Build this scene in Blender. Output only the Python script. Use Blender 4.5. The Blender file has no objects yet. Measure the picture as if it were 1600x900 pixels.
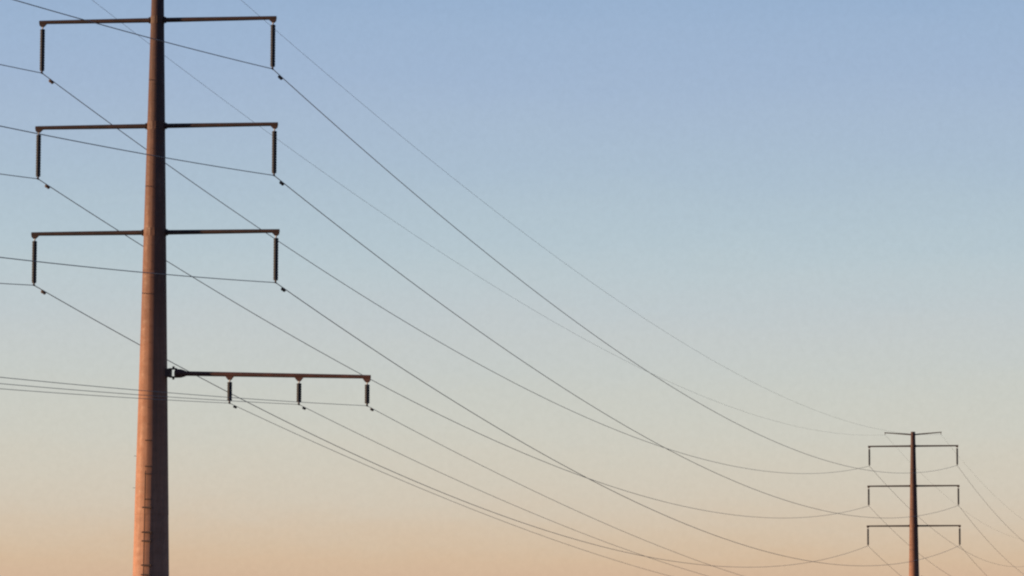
import bpy, bmesh, math, random
from mathutils import Vector, Matrix

scene = bpy.context.scene
random.seed(4)
PI = math.pi

# ---------------------------------------------------------------- camera
CAM_H = 1.7
PITCH, ROLL = 0.10290, 0.002791
cd = bpy.data.cameras.new('camera')
cd.sensor_width = 36.0
cd.lens = 6300.81 / 1600 * 36.0
cd.clip_start, cd.clip_end = 0.5, 60000
cam = bpy.data.objects.new('camera', cd)
scene.collection.objects.link(cam)
cam.matrix_world = Matrix.Translation((0, 0, CAM_H)) @ Matrix.Rotation(PI / 2 + PITCH, 4, 'X') @ Matrix.Rotation(ROLL, 4, 'Z')
scene.camera = cam

# ---------------------------------------------------------------- light
SUN_EL = math.radians(3.5)
SUN_AZ = math.radians(-94.0)            # clockwise from +Y (the view direction)
toward = Vector((math.sin(SUN_AZ) * math.cos(SUN_EL), math.cos(SUN_AZ) * math.cos(SUN_EL), math.sin(SUN_EL)))
sd = bpy.data.lights.new('sun', 'SUN')
sd.energy = 5.0
sd.angle = math.radians(0.5)
sd.color = (1.0, 0.62, 0.34)
sun = bpy.data.objects.new('sun', sd)
scene.collection.objects.link(sun)
sun.rotation_euler = toward.to_track_quat('Z', 'Y').to_euler()

EXPO = 1.4
world = bpy.data.worlds.new('World')
scene.world = world
world.use_nodes = True
nt = world.node_tree
nt.nodes.clear()
out = nt.nodes.new('ShaderNodeOutputWorld')
sky = nt.nodes.new('ShaderNodeTexSky')
sky.sky_type = 'NISHITA'
sky.sun_disc = False
sky.sun_elevation = SUN_EL
sky.sun_rotation = SUN_AZ
bg1 = nt.nodes.new('ShaderNodeBackground')
bg1.inputs['Strength'].default_value = 0.012
nt.links.new(sky.outputs[0], bg1.inputs['Color'])
# the clear evening sky, from the peach horizon through grey green to blue
tc = nt.nodes.new('ShaderNodeTexCoord')
sep = nt.nodes.new('ShaderNodeSeparateXYZ')
nt.links.new(tc.outputs['Generated'], sep.inputs[0])
ramp = nt.nodes.new('ShaderNodeValToRGB')
# slight unevenness of the air, stretched along the horizon
air_map = nt.nodes.new('ShaderNodeMapping')
air_map.inputs['Scale'].default_value = (14, 14, 60)
nt.links.new(tc.outputs['Generated'], air_map.inputs[0])
air = nt.nodes.new('ShaderNodeTexNoise')
air.inputs['Scale'].default_value = 1.6
air.inputs['Detail'].default_value = 9
air.inputs['Roughness'].default_value = 0.75
nt.links.new(air_map.outputs[0], air.inputs['Vector'])
wob = nt.nodes.new('ShaderNodeMath')
wob.operation = 'MULTIPLY_ADD'
wob.inputs[1].default_value = 0.010
nt.links.new(air.outputs[0], wob.inputs[0])
nt.links.new(sep.outputs['Z'], wob.inputs[2])
sub = nt.nodes.new('ShaderNodeMath')
sub.operation = 'SUBTRACT'
sub.inputs[1].default_value = 0.005
nt.links.new(wob.outputs[0], sub.inputs[0])
nt.links.new(sub.outputs[0], ramp.inputs[0])
def lin(c):
    c = c / 255
    return c / 12.92 if c <= 0.04045 else ((c + 0.055) / 1.055) ** 2.4
NISH = (0.0165, 0.0165, 0.0125)
STOPS = [(0.0, (203, 166, 144)), (0.0319, (208, 182, 159)), (0.0360, (209, 187, 164)), (0.0478, (207, 196, 181)), (0.0637, (203, 201, 192)),
         (0.0796, (197, 201, 198)), (0.0942, (191, 199, 203)), (0.110, (182, 197, 206)), (0.127, (172, 190, 206)),
         (0.150, (163, 182, 207)), (0.174, (152, 175, 205)), (0.26, (132, 158, 196)), (0.5, (98, 128, 176)), (1.0, (66, 96, 146))]
cr = ramp.color_ramp
cr.interpolation = 'CARDINAL'
while len(cr.elements) < len(STOPS):
    cr.elements.new(0.5)
for e, (p, c) in zip(cr.elements, STOPS):
    e.position = p
for e, (p, c) in zip(cr.elements, STOPS):
    k = 2 ** EXPO
    e.color = tuple(max(lin(v) / k - n, 0) for v, n in zip(c, NISH)) + (1,)
bg2 = nt.nodes.new('ShaderNodeBackground')
nt.links.new(ramp.outputs[0], bg2.inputs['Color'])
# film grain put into the sky: a barely visible variation of brightness
grain = nt.nodes.new('ShaderNodeTexNoise')
grain.inputs['Scale'].default_value = 650
grain.inputs['Detail'].default_value = 3
grain.inputs['Roughness'].default_value = 0.7
nt.links.new(tc.outputs['Generated'], grain.inputs['Vector'])
dr = nt.nodes.new('ShaderNodeMapRange')
dr.inputs[1].default_value, dr.inputs[2].default_value = 0.25, 0.75
dr.inputs[3].default_value, dr.inputs[4].default_value = 0.973, 1.027
nt.links.new(grain.outputs[0], dr.inputs[0])
nt.links.new(dr.outputs[0], bg2.inputs['Strength'])
add = nt.nodes.new('ShaderNodeAddShader')
nt.links.new(bg1.outputs[0], add.inputs[0])
nt.links.new(bg2.outputs[0], add.inputs[1])
nt.links.new(add.outputs[0], out.inputs['Surface'])

scene.view_settings.view_transform = 'Standard'
scene.view_settings.look = 'None'
scene.view_settings.exposure = EXPO
scene.view_settings.gamma = 1.0
scene.cycles.filter_width = 2.2

# ---------------------------------------------------------------- fitted layout (metres, z above the ground)
TOWER = {1: ((-14.956, 167.711, 28.612 + CAM_H), -0.1319), 2: ((45.314, 454.499, 29.127 + CAM_H), -0.1860),
         3: ((99.521, 711.579, 27.816 + CAM_H), -0.0996), 0: ((-77.949, -95.017, 27.065 + CAM_H), -0.5633)}
SP = 4.5
ARM = (4.949, 5.050, 5.156)
INS = {0: 2.20, 1: 2.164, 2: 2.215, 3: 2.215}
SH_L, SH_Z = 3.146, {0: 1.167, 1: 1.167, 2: 1.298, 3: 1.298}
DX, DZ, DROP, DYAW = (3.253, 6.183, 9.051), -14.899, 0.0257, 0.0
C_PH, C_SH, C_DI = 7.257e-05, 5.962e-05, 4.947e-05
MUL = {'R1': 1.0265, 'L1': 1.0164, 'R2': 0.9955, 'L2': 0.9807, 'R3': 0.9836, 'L3': 0.9972, 'SR': 0.9984, 'SL': 1.0013, 'D0': 0.9867, 'D1': 0.9955, 'D2': 1.0176}

def anchor(i, w):
    T, t = Vector(TOWER[i][0]), TOWER[i][1]
    if w[0] == 'D':
        t += DYAW
        l = DX[int(w[1])]
        return T + Vector((l * math.cos(t), l * math.sin(t), DZ - 1.2 - DROP * l))
    s = 1 if w[-1] == 'R' or w[0] == 'R' else -1
    if w[0] == 'S':
        l, z = SH_L, SH_Z[i]
    else:
        k = int(w[1]) - 1
        l, z = ARM[k], -k * SP - INS[i]
    return T + Vector((s * l * math.cos(t), s * l * math.sin(t), z))

# ---------------------------------------------------------------- materials
def material(name, rough, build=None, col=(0.1, 0.1, 0.1), metallic=0.0, spec=0.5):
    m = bpy.data.materials.new(name)
    m.use_nodes = True
    n = m.node_tree
    b = n.nodes['Principled BSDF']
    b.inputs['Base Color'].default_value = (*col, 1)
    b.inputs['Roughness'].default_value = rough
    b.inputs['Metallic'].default_value = metallic
    b.inputs['Specular IOR Level'].default_value = spec
    if build:
        build(n, b)
    return m

def nd(n, kind, **kw):
    x = n.nodes.new(kind)
    for k, v in kw.items():
        setattr(x, k, v)
    return x

def noise(n, vec_scale, scale, detail=4, rough=0.55, source='Object'):
    tcn = nd(n, 'ShaderNodeTexCoord')
    mp = nd(n, 'ShaderNodeMapping')
    mp.inputs['Scale'].default_value = vec_scale
    n.links.new(tcn.outputs[source], mp.inputs[0])
    no = nd(n, 'ShaderNodeTexNoise')
    no.inputs['Scale'].default_value = scale
    no.inputs['Detail'].default_value = detail
    no.inputs['Roughness'].default_value = rough
    n.links.new(mp.outputs[0], no.inputs['Vector'])
    return no

def mix(n, fac, a, b, blend='MIX'):
    mx = nd(n, 'ShaderNodeMix', data_type='RGBA', blend_type=blend)
    for key, val in ((0, fac), (6, a), (7, b)):
        if isinstance(val, (int, float)):
            mx.inputs[key].default_value = val
        elif isinstance(val, tuple):
            mx.inputs[key].default_value = (*val, 1)
        else:
            n.links.new(val, mx.inputs[key])
    return mx.outputs[2]

def remap(n, val, a, b, c=0.0, d=1.0):
    r = nd(n, 'ShaderNodeMapRange')
    r.inputs[1].default_value, r.inputs[2].default_value = a, b
    r.inputs[3].default_value, r.inputs[4].default_value = c, d
    n.links.new(val, r.inputs[0])
    return r.outputs[0]

def math_node(n, op, a, b):
    x = nd(n, 'ShaderNodeMath', operation=op)
    for i, v in enumerate((a, b)):
        if isinstance(v, (int, float)):
            x.inputs[i].default_value = v
        else:
            n.links.new(v, x.inputs[i])
    return x.outputs[0]

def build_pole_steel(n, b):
    # weathering steel: base colour deep brown on the upper sections, paler orange on the lower ones
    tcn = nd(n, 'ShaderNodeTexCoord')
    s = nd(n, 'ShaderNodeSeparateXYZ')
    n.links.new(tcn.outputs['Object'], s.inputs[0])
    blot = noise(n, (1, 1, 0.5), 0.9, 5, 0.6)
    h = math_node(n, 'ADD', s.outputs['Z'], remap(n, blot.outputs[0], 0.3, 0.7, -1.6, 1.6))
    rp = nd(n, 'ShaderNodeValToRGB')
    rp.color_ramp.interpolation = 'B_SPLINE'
    tones = [(5.0, (0.225, 0.125, 0.094)), (9.0, (0.205, 0.110, 0.080)), (13.8, (0.182, 0.092, 0.061)), (18.8, (0.088, 0.042, 0.032)),
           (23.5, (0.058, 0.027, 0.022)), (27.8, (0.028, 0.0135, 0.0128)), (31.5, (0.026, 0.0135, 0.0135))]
    while len(rp.color_ramp.elements) < len(tones):
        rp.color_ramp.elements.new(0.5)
    for e, (z, c) in zip(rp.color_ramp.elements, tones):
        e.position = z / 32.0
    for e, (z, c) in zip(rp.color_ramp.elements, tones):
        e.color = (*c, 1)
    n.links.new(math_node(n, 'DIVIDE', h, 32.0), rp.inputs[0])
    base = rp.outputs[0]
    streak = noise(n, (5, 5, 0.16), 1.6, 4, 0.6)
    c1 = mix(n, remap(n, streak.outputs[0], 0.38, 0.68), base, mix(n, 0.35, base, (0.05, 0.030, 0.026)))
    mott = noise(n, (1, 1, 1.6), 3.2, 6, 0.65)
    c2 = mix(n, remap(n, mott.outputs[0], 0.35, 0.7, 0.0, 0.35), c1, mix(n, 0.25, c1, (0.20, 0.10, 0.06)))
    band = noise(n, (0.12, 0.12, 1.0), 3.4, 5, 0.75)
    c3 = mix(n, remap(n, band.outputs[0], 0.45, 0.66, 0.0, 0.42), c2, mix(n, 0.45, c2, (0.05, 0.026, 0.021)))
    rust = noise(n, (1.2, 1.2, 0.7), 4.5, 7, 0.7)
    c3 = mix(n, remap(n, rust.outputs[0], 0.54, 0.66, 0.0, 0.5), c3, mix(n, 0.5, c3, (0.06, 0.026, 0.018)))
    pale = noise(n, (1, 1, 0.35), 2.1, 6, 0.7)
    c3 = mix(n, remap(n, pale.outputs[0], 0.55, 0.70, 0.0, 0.22), c3, (0.25, 0.155, 0.12))
    n.links.new(c3, b.inputs['Base Color'])
    n.links.new(remap(n, mott.outputs[0], 0.3, 0.7, 0.62, 0.85), b.inputs['Roughness'])
    bp = nd(n, 'ShaderNodeBump')
    bp.inputs['Strength'].default_value = 0.25
    bp.inputs['Distance'].default_value = 0.01
    n.links.new(mott.outputs[0], bp.inputs['Height'])
    n.links.new(bp.outputs[0], b.inputs['Normal'])

def build_arm_steel(n, b):
    no = noise(n, (1, 1, 1), 2.4, 5, 0.6)
    c = mix(n, remap(n, no.outputs[0], 0.35, 0.68), (0.019, 0.0125, 0.0122), (0.040, 0.0215, 0.0195))
    n.links.new(c, b.inputs['Base Color'])

def build_red_arm(n, b):
    no = noise(n, (1, 1, 1), 1.9, 5, 0.6)
    c = mix(n, remap(n, no.outputs[0], 0.35, 0.68), (0.040, 0.019, 0.018), (0.070, 0.030, 0.026))
    n.links.new(c, b.inputs['Base Color'])

def build_insulator(n, b):
    no = noise(n, (1, 1, 1), 6.0, 3)
    n.links.new(mix(n, no.outputs[0], (0.014, 0.019, 0.028), (0.024, 0.029, 0.039)), b.inputs['Base Color'])

def build_ground(n, b):
    a = noise(n, (1, 1, 1), 0.02, 6)
    g = noise(n, (1, 1, 1), 1.3, 8, 0.7)
    c = mix(n, remap(n, a.outputs[0], 0.4, 0.6), (0.16, 0.125, 0.08), (0.21, 0.17, 0.11))
    c = mix(n, remap(n, g.outputs[0], 0.4, 0.65), c, (0.10, 0.09, 0.05))
    n.links.new(c, b.inputs['Base Color'])
    bp = nd(n, 'ShaderNodeBump')
    bp.inputs['Distance'].default_value = 0.08
    n.links.new(g.outputs[0], bp.inputs['Height'])
    n.links.new(bp.outputs[0], b.inputs['Normal'])

def build_concrete(n, b):
    g = noise(n, (1, 1, 1), 5, 6, 0.7)
    n.links.new(mix(n, g.outputs[0], (0.24, 0.22, 0.20), (0.36, 0.34, 0.31)), b.inputs['Base Color'])

def build_wire(n, b):
    g = noise(n, (1, 1, 1), 0.6, 4, 0.6)
    n.links.new(mix(n, g.outputs[0], (0.10, 0.105, 0.115), (0.15, 0.15, 0.155)), b.inputs['Base Color'])

M = {
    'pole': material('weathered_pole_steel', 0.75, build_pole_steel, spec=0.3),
    'arm': material('dark_arm_steel', 0.7, build_arm_steel, spec=0.3),
    'insulator': material('dark_polymer', 0.7, build_insulator, spec=0.2),
    'fitting': material('galvanised_fitting', 0.5, col=(0.30, 0.30, 0.30), metallic=0.6),
    'wire': material('weathered_conductor', 0.6, build_wire, spec=0.3),
    'rail': material('rusty_rail', 0.8, col=(0.075, 0.040, 0.030), spec=0.3),
    'bolt': material('dark_step_steel', 0.7, col=(0.045, 0.030, 0.028), spec=0.3),
    'lower_arm': material('red_brown_arm_steel', 0.7, build_red_arm, spec=0.3),
    'concrete': material('foundation_concrete', 0.9, build_concrete),
    'ground': material('dry_ground', 0.95, build_ground, spec=0.1),
}

# ---------------------------------------------------------------- mesh helpers
def link(name, bm, mat, parent=None, loc=(0, 0, 0), rot=(0, 0, 0), smooth=False):
    me = bpy.data.meshes.new(name)
    bmesh.ops.recalc_face_normals(bm, faces=bm.faces)
    bm.to_mesh(me)
    bm.free()
    me.materials.append(mat)
    if smooth:
        for p in me.polygons:
            p.use_smooth = True
    o = bpy.data.objects.new(name, me)
    scene.collection.objects.link(o)
    o.parent = parent
    o.location = loc
    o.rotation_euler = rot
    return o

def pole_ring(bm, z, r, n, ph, soft):
    # a polygon section whose corners are slightly rounded, as bent plate is
    vs = []
    for k in range(n):
        for s in (-soft, soft):
            a = ph + 2 * PI * k / n + s
            half = PI / n
            off = abs(s)
            rr = r * math.cos(half) / math.cos(half - off)
            vs.append(bm.verts.new((rr * math.cos(a), rr * math.sin(a), z)))
    return vs

def pole_section(bm, pts, n, ph, soft):
    prev = None
    for z, r in pts:
        cur = pole_ring(bm, z, r, n, ph, soft)
        m = len(cur)
        if prev:
            for k in range(m):
                bm.faces.new((prev[k], prev[(k + 1) % m], cur[(k + 1) % m], cur[k]))
        else:
            bm.faces.new(list(reversed(cur)))
        prev = cur
    bm.faces.new(prev)

def ring(bm, c, u, v, r, n, ph=0.0):
    return [bm.verts.new(c + u * (r * math.cos(ph + 2 * PI * k / n)) + v * (r * math.sin(ph + 2 * PI * k / n))) for k in range(n)]

def tube(bm, pts, radii, n=12, ph=0.0, cap=True):
    """a tube through pts with a radius at each point"""
    pts = [Vector(p) for p in pts]
    prev = None
    for i, p in enumerate(pts):
        d = (pts[min(i + 1, len(pts) - 1)] - pts[max(i - 1, 0)])
        if d.length < 1e-9:
            d = pts[-1] - pts[0]
        d.normalize()
        up = Vector((0, 0, 1)) if abs(d.z) < 0.9 else Vector((1, 0, 0))
        u = up.cross(d).normalized()
        if abs(d.z) >= 0.9:
            u = Vector((1, 0, 0)); v = Vector((0, 1, 0))
        else:
            v = d.cross(u).normalized()
        r = ring(bm, p, u, v, radii[i], n, ph)
        if prev:
            for k in range(n):
                bm.faces.new((prev[k], prev[(k + 1) % n], r[(k + 1) % n], r[k]))
        elif cap:
            bm.faces.new(list(reversed(r)))
        prev = r
    if cap:
        bm.faces.new(prev)

def box(bm, c, s, mat=None):
    x, y, z = (v / 2 for v in s)
    vs = [Vector((a, b_, d)) for a in (-x, x) for b_ in (-y, y) for d in (-z, z)]
    if mat:
        vs = [mat @ v for v in vs]
    vs = [bm.verts.new(v + Vector(c)) for v in vs]
    for f in ((0, 1, 3, 2), (4, 6, 7, 5), (0, 4, 5, 1), (2, 3, 7, 6), (0, 2, 6, 4), (1, 5, 7, 3)):
        bm.faces.new([vs[k] for k in f])

def prism(bm, outline, depth, axis_y=True):
    """outline in x,z; extruded symmetrically along y"""
    a = [bm.verts.new((x, -depth / 2, z)) for x, z in outline]
    b = [bm.verts.new((x, depth / 2, z)) for x, z in outline]
    n = len(a)
    bm.faces.new(a)
    bm.faces.new(list(reversed(b)))
    for k in range(n):
        bm.faces.new((a[k], b[k], b[(k + 1) % n], a[(k + 1) % n]))

def tag(o, label=None, cat=None, group=None, kind=None):
    for k, v in (('label', label), ('category', cat), ('group', group), ('kind', kind)):
        if v:
            o[k] = v
    return o

def share(src, parent, loc, rot=(0, 0, 0), deep=True):
    """another copy of a part (and its sub-parts) sharing mesh data"""
    c = src.copy()
    scene.collection.objects.link(c)
    c.parent = parent
    c.location = loc
    c.rotation_euler = rot
    if deep:
        for ch in list(src.children):
            d = ch.copy()
            scene.collection.objects.link(d)
            d.parent = c
    return c

# ---------------------------------------------------------------- ground
bm = bmesh.new()
R0 = [0, 20, 60, 150, 400, 1000, 3000, 9000, 26000]
NS = 64
prev = None
ctr = bm.verts.new((0, 0, 0))
for r in R0[1:]:
    cur = [bm.verts.new((r * math.cos(2 * PI * k / NS), r * math.sin(2 * PI * k / NS), 0)) for k in range(NS)]
    for k in range(NS):
        if prev is None:
            bm.faces.new((ctr, cur[k], cur[(k + 1) % NS]))
        else:
            bm.faces.new((prev[k], cur[k], cur[(k + 1) % NS], prev[(k + 1) % NS]))
    prev = cur
g = link('ground', bm, M['ground'])
tag(g, kind='structure')

# ---------------------------------------------------------------- the steel pole pylons
NSIDE = 16
PH = math.radians(2.5 - 90.0)          # facet corners as the light shows them
def pole_r(zrel, big=1.0):
    return 0.5 * (0.567 - 0.0408 * zrel)

def insulator_mesh(length, rshed, rcore, n):
    """stack of weather sheds on a rod, hanging down from its origin"""
    bm = bmesh.new()
    pts, rad = [(0, 0, 0)], [rcore]
    top, bot = -0.02, -length + 0.02
    step = (top - bot) / n
    for k in range(n):
        z = top - k * step
        rs = rshed if k % 2 == 0 else rshed * 0.82
        for dz, r in ((0.0, rcore), (0.30 * step, rcore), (0.62 * step, rs), (0.74 * step, rs), (0.80 * step, rcore)):
            pts.append((0, 0, z - dz)); rad.append(r)
    pts.append((0, 0, -length)); rad.append(rcore)
    tube(bm, pts, rad, 12)
    return bm

def make_insulator(parent, length, link_len, rshed, count):
    """origin at the bracket; link, shed stack and clamp"""
    bm = insulator_mesh(length - 0.0, rshed, rshed * 0.88, count)
    bmesh.ops.translate(bm, verts=bm.verts, vec=(0, 0, -link_len))
    o = link('insulator', bm, M['insulator'], parent, smooth=False)
    b = bmesh.new()
    tube(b, [(0, 0, 0.03), (0, 0, -0.04), (0, 0, -link_len * 0.55), (0, 0, -link_len)], [0.022, 0.035, 0.022, 0.045], 8)
    link('shackle', b, M['fitting'], o)
    b = bmesh.new()
    zb = -link_len - length
    tube(b, [(0, 0, zb + 0.0), (0, 0, zb - 0.05), (0, 0, zb - 0.09)], [0.05, 0.035, 0.03], 8)
    tube(b, [(0, -0.17, zb - 0.085), (0, -0.08, zb - 0.10), (0, 0.08, zb - 0.10), (0, 0.17, zb - 0.085)], [0.02, 0.036, 0.036, 0.02], 8)
    link('clamp', b, M['bolt'], o)
    return o

def make_pylon(i, steps):
    T, t = Vector(TOWER[i][0]), TOWER[i][1]
    H = T.z
    root = bpy.data.objects.new('transmission_pylon', None)
    scene.collection.objects.link(root)
    root.location = (T.x, T.y, 0)
    root.rotation_euler = (0, 0, t)
    root.empty_display_size = 2
    top = H + 1.62
    # pole in three slip-jointed sections
    bm = bmesh.new()
    zs = [(0.22, 0.0), (5.0, 0.0), (9.899, 0.0), (9.9, 0.0), (9.5, 0.006), (9.51, 0.006), (19.5, 0.0), (20.099, 0.0),
          (19.7, 0.005), (19.71, 0.005), (top - 0.04, 0.0), (top, -0.05)]
    for lo, hi, tw in ((0, 4, 0), (4, 8, 4), (8, 12, 8)):
        seg = zs[lo:hi]
        pole_section(bm, [(z, pole_r(z - H) + d) for z, d in seg], NSIDE, PH - t + math.radians(tw), math.radians(2.4))
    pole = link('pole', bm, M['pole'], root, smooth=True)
    for f in pole.data.polygons:
        if abs(f.normal.z) > 0.5:
            f.use_smooth = False
    # foundation and base plate
    bm = bmesh.new()
    tube(bm, [(0, 0, -0.5), (0, 0, 0.15), (0, 0, 0.18)], [1.35, 1.35, 1.31], 32)
    link('foundation', bm, M['concrete'], root)
    bm = bmesh.new()
    tube(bm, [(0, 0, 0.18), (0, 0, 0.24)], [1.15, 1.15], NSIDE, PH - t)
    for k in range(16):
        a = 2 * PI * k / 16
        tube(bm, [(1.04 * math.cos(a), 1.04 * math.sin(a), 0.24), (1.04 * math.cos(a), 1.04 * math.sin(a), 0.36)], [0.035, 0.035], 6)
    link('base_plate', bm, M['arm'], root)
    # three pairs of crossarms
    mast = None
    for lv in range(3):
        z = H - lv * SP
        rp = pole_r(z - H)
        bm = bmesh.new()
        tube(bm, [(0, 0, z - 0.17), (0, 0, z - 0.165), (0, 0, z + 0.165), (0, 0, z + 0.17)], [rp + 0.004, rp + 0.012, rp + 0.012, rp + 0.004], NSIDE, PH - t)
        link('arm_collar', bm, M['pole'], root)
        for s in (-1, 1):
            L = ARM[lv]
            bm = bmesh.new()
            tube(bm, [(s * (rp - 0.03), 0, z), (s * (L - 0.0), 0, z + 0.0), (s * (L + 0.14), 0, z)], [0.100, 0.080, 0.078], 12)
            arm = link('crossarm', bm, M['arm'], root)
            bm = bmesh.new()
            xo = s * (rp + 0.03)
            tube(bm, [(xo, 0, z), (xo + s * 0.05, 0, z)], [0.135, 0.135], 12)
            link('flange', bm, M['arm'], arm)
            bm = bmesh.new()
            prism(bm, [(-0.20 if s > 0 else 0.20, -0.05), (0.13 * s, -0.05), (0.13 * s, -0.13), (0.06 * s, -0.20), (-0.05 * s, -0.20)], 0.10)
            for v in bm.verts:
                v.co += Vector((s * L, 0, z))
            link('tip_bracket', bm, M['arm'], arm)
            if mast is None:
                mast = make_insulator(root, INS[i] - 0.20 - 0.10 - 0.10, 0.10, 0.112, 30)
                ins = mast
            else:
                ins = share(mast, root, (0, 0, 0))
            ins.location = (s * L, 0, z - 0.20)
    # two raised shield wire arms at the top
    for s in (-1, 1):
        bm = bmesh.new()
        rp = pole_r(1.3)
        za, zb = H + 1.30, H + SH_Z[i] + 0.24
        tube(bm, [(s * (rp - 0.03), 0, za), (s * (SH_L + 0.08), 0, zb)], [0.085, 0.055], 10)
        sa = link('shield_arm', bm, M['arm'], root)
        bm = bmesh.new()
        tube(bm, [(s * SH_L, 0, zb - 0.04), (s * SH_L, 0, H + SH_Z[i] + 0.02)], [0.035, 0.03], 8)
        tube(bm, [(s * SH_L, -0.12, H + SH_Z[i]), (s * SH_L, 0.12, H + SH_Z[i])], [0.03, 0.03], 8)
        link('wire_hanger', bm, M['bolt'], sa)
    # the long single arm lower down, with three short insulators
    zd = H + DZ
    rp = pole_r(DZ)
    bm = bmesh.new()
    Rz = Matrix.Rotation(DYAW, 3, 'Z')
    def put(b):
        for v in b.verts:
            v.co = Rz @ v.co + Vector((0, 0, zd))
    drop = lambda x: -DROP * x
    x0 = rp + 0.33
    xs = [x0, x0 + 0.04, x0 + 0.26, x0 + 0.40, x0 + 0.50, 3.4, 6.4, DX[2] + 0.14]
    rs = [0.14, 0.19, 0.18, 0.14, 0.100, 0.096, 0.088, 0.078]
    tube(bm, [(x, 0, drop(x)) for x in xs], rs, 14)
    put(bm)
    low = link('lower_arm', bm, M['lower_arm'], root)
    bm = bmesh.new()
    box(bm, (rp + 0.06, 0, 0), (0.22, 0.40, 0.34))
    box(bm, (rp + 0.26, 0, 0.165), (0.30, 0.26, 0.05))
    box(bm, (rp + 0.26, 0, -0.175), (0.30, 0.26, 0.05))
    tube(bm, [(rp + 0.27, 0, 0.27), (rp + 0.27, 0, 0.19)], [0.05, 0.05], 8)
    tube(bm, [(rp + 0.27, 0, -0.20), (rp + 0.27, 0, -0.28)], [0.05, 0.05], 8)
    put(bm)
    link('pivot_bracket', bm, M['bolt'], low)
    short = None
    for k, L in enumerate(DX):
        zz = drop(L)
        bm = bmesh.new()
        tip = k == 2
        prism(bm, [(L - 0.19, zz - 0.07), (L + (0.13 if tip else 0.19), zz - 0.07), (L + (0.13 if tip else 0.12), zz - 0.15), (L + 0.06, zz - 0.235),
                   (L - 0.06, zz - 0.235), (L - 0.12, zz - 0.17)], 0.12)
        put(bm)
        link('arm_bracket', bm, M['lower_arm'], low)
        if short is None:
            short = make_insulator(root, 1.2 - 0.235 - 0.10 - 0.09, 0.09, 0.112, 15)
            ins = short
        else:
            ins = share(short, root, (0, 0, 0))
        ins.location = Rz @ Vector((L, 0, 0)) + Vector((0, 0, zd + zz - 0.235))
        ins.rotation_euler = (0, 0, DYAW)
    # climbing steps up the face towards the camera, and a few clips round the left side
    if steps:
        src = None
        def step_at(z, ang, w=0.30, ln=0.14):
            nonlocal src
            r = pole_r(z - H)
            if src is None:
                b = bmesh.new()
                tube(b, [(-0.5, 0.05, 0), (-0.5, -0.55, 0), (0.5, -0.55, 0), (0.5, 0.05, 0)], [0.11, 0.11, 0.11, 0.11], 6)
                src = link('climbing_step', b, M['bolt'], root)
                o = src
            else:
                o = src.copy()
                scene.collection.objects.link(o)
            a = math.radians(ang) - t            # 0 = facing the camera, negative to its left
            o.location = (r * math.sin(a), -r * math.cos(a), z)
            o.rotation_euler = (0, 0, a)
            o.scale = (w, ln, w * 0.9)
            return o
        zpx = lambda y: H - (y - 31.5) / 36.98     # height of a step as the picture shows it
        for k in range(-2, 12):
            y = 791 + 51.5 * k
            if zpx(y) < 1.0:
                break
            step_at(zpx(y), -10, 0.36 if k >= 0 else 0.22)
            y2 = 829 + 50.5 * k
            if zpx(y2) > 1.0:
                step_at(zpx(y2), -9, 0.38 if k >= 0 else 0.22)
        for k in range(1, 24):                      # small bolts going on up the pole
            y = 688 - 25.2 * k
            if y > 20:
                step_at(zpx(y), -10, 0.08, 0.05)
        # the safety rail the steps are hung from, on the lower part only
        bm = bmesh.new()
        zt, zb = zpx(735), zpx(1090)
        pr = []
        for z in (zb, zt):
            a = math.radians(-17) - t
            q = pole_r(z - H) + 0.07
            pr.append((q * math.sin(a), -q * math.cos(a), z))
        tube(bm, pr, [0.024, 0.024], 8)
        link('safety_rail', bm, M['rail'], root)
        for y in (711, 760, 914, 962):
            step_at(zpx(y), -82, 0.07, 0.17)
    return root

GP = 'steel pole pylons of the power line'
p1 = make_pylon(1, True)
tag(p1, 'tall near rust brown steel pole pylon filling the left of the view', 'pylon', GP)
p2 = make_pylon(2, False)
tag(p2, 'small distant rust brown steel pole pylon at the lower right', 'pylon', GP)
p3 = make_pylon(3, False)
tag(p3, 'farthest steel pole pylon of the line, just past the right edge of the photo', 'pylon', GP)

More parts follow.
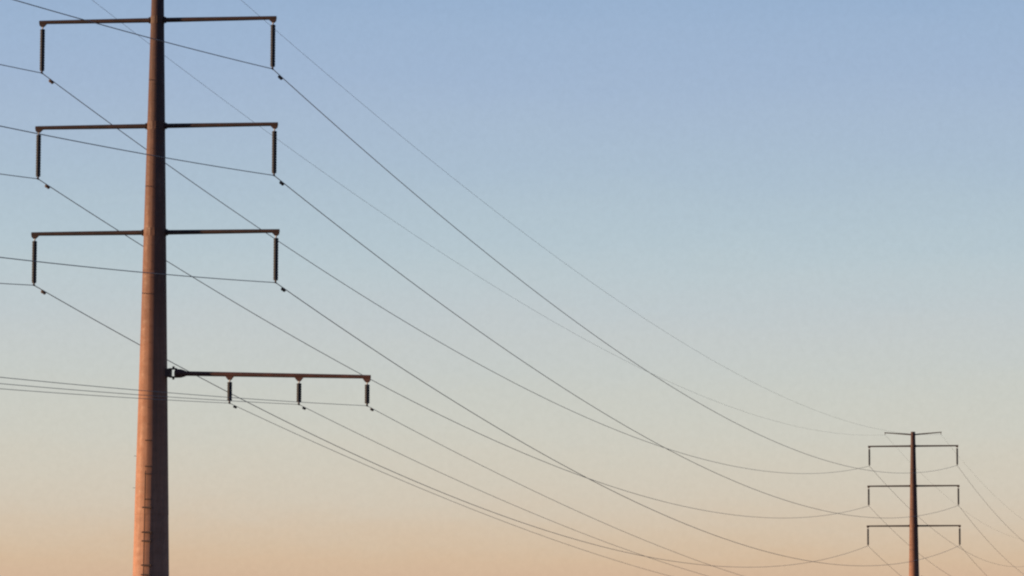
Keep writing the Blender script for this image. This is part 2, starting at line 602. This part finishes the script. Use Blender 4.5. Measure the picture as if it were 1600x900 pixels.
# ---------------------------------------------------------------- wires
def make_wire(i, j, w, name, label, cat, group, rad, n=110):
    A, B = anchor(i, w), anchor(j, w)
    L = (A - B).xy.length
    c = C_PH if w[0] in 'LR' else C_SH if w[0] == 'S' else C_DI
    if (i, j) == (1, 2):
        c *= MUL[w]
    f = lambda s: (B - A) * s - Vector((0, 0, 4 * c * L * L * s * (1 - s)))
    bm = bmesh.new()
    tube(bm, [f(k / n) for k in range(n + 1)], [rad] * (n + 1), 6)
    o = link(name, bm, M['wire'], None, A, smooth=True)
    tag(o, label, cat, group)
    if (i, j) == (1, 2) and w[0] != 'S':
        # a vibration damper clamped under the wire a step beyond the insulator
        k = 0.88 if w[0] in 'LR' else 0.66
        d0 = 1.25 if w[0] in 'LR' else 0.85
        s = d0 / (B - A).length
        P = f(s)
        dirv = (f(s + 0.001) - f(s)).normalized()
        bm = bmesh.new()
        hw = 0.12 * k
        tube(bm, [(-0.0, 0, 0.01), (0, 0, -0.07 * k)], [0.03 * k, 0.05 * k], 8)
        tube(bm, [(0, -hw, -0.075 * k), (0, 0, -0.07 * k), (0, hw, -0.075 * k)], [0.012, 0.012, 0.012], 6)
        for sg in (-1, 1):
            tube(bm, [(0, sg * hw * 0.55, -0.073 * k), (0, sg * hw * 0.75, -0.075 * k), (0, sg * hw * 1.35, -0.08 * k), (0, sg * hw * 1.5, -0.08 * k)],
                 [0.045 * k, 0.078 * k, 0.085 * k, 0.05 * k], 10)
        dmp = link('vibration_damper', bm, M['bolt'], o, P)
        q = dirv.to_track_quat('Y', 'Z')
        dmp.rotation_euler = q.to_euler()
    return o

SIDE = {'L': 'left', 'R': 'right'}
LEV = {'1': 'top', '2': 'middle', '3': 'bottom'}
DIN = {'D0': 'innermost', 'D1': 'middle', 'D2': 'outermost'}
for w in ('L1', 'R1', 'L2', 'R2', 'L3', 'R3'):
    sd_, lv_ = SIDE[w[0]], LEV[w[1]]
    make_wire(1, 2, w, 'conductor', f'sagging wire between pylons, from {sd_} end of the near pylon\'s {lv_} crossarm', 'power line',
              'conductors between the two pylons', 0.0185)
    make_wire(1, 0, w, 'conductor', f'wire out to the left edge from {sd_} end of near pylon\'s {lv_} crossarm', 'power line',
              'conductors leaving at the left edge', 0.018)
    make_wire(2, 3, w, 'conductor', f'faint wire falling rightwards from {sd_} end of far pylon\'s {lv_} crossarm', 'power line',
              'conductors beyond the far pylon', 0.018)
for w in ('SL', 'SR'):
    make_wire(1, 2, w, 'shield_wire', f'thin pale topmost wire to the {SIDE[w[1]]} tip of the far pylon\'s short top arm', 'power line',
              'shield wires between the two pylons', 0.0072)
    make_wire(2, 3, w, 'shield_wire', f'very thin wire falling rightwards from {SIDE[w[1]]} tip of far pylon\'s short top arm', 'power line',
              'shield wires beyond the far pylon', 0.0072)
for w in ('D0', 'D1', 'D2'):
    make_wire(1, 2, w, 'distribution_wire', f'thin low wire dropping rightwards from the {DIN[w]} short insulator of the lower arm', 'power line',
              'wires from the lower arm to the far pylon', 0.0115)
    make_wire(1, 0, w, 'distribution_wire', f'thin nearly level wire from the {DIN[w]} short insulator out of the left edge', 'power line',
              'lower arm wires leaving at the left edge', 0.0115)
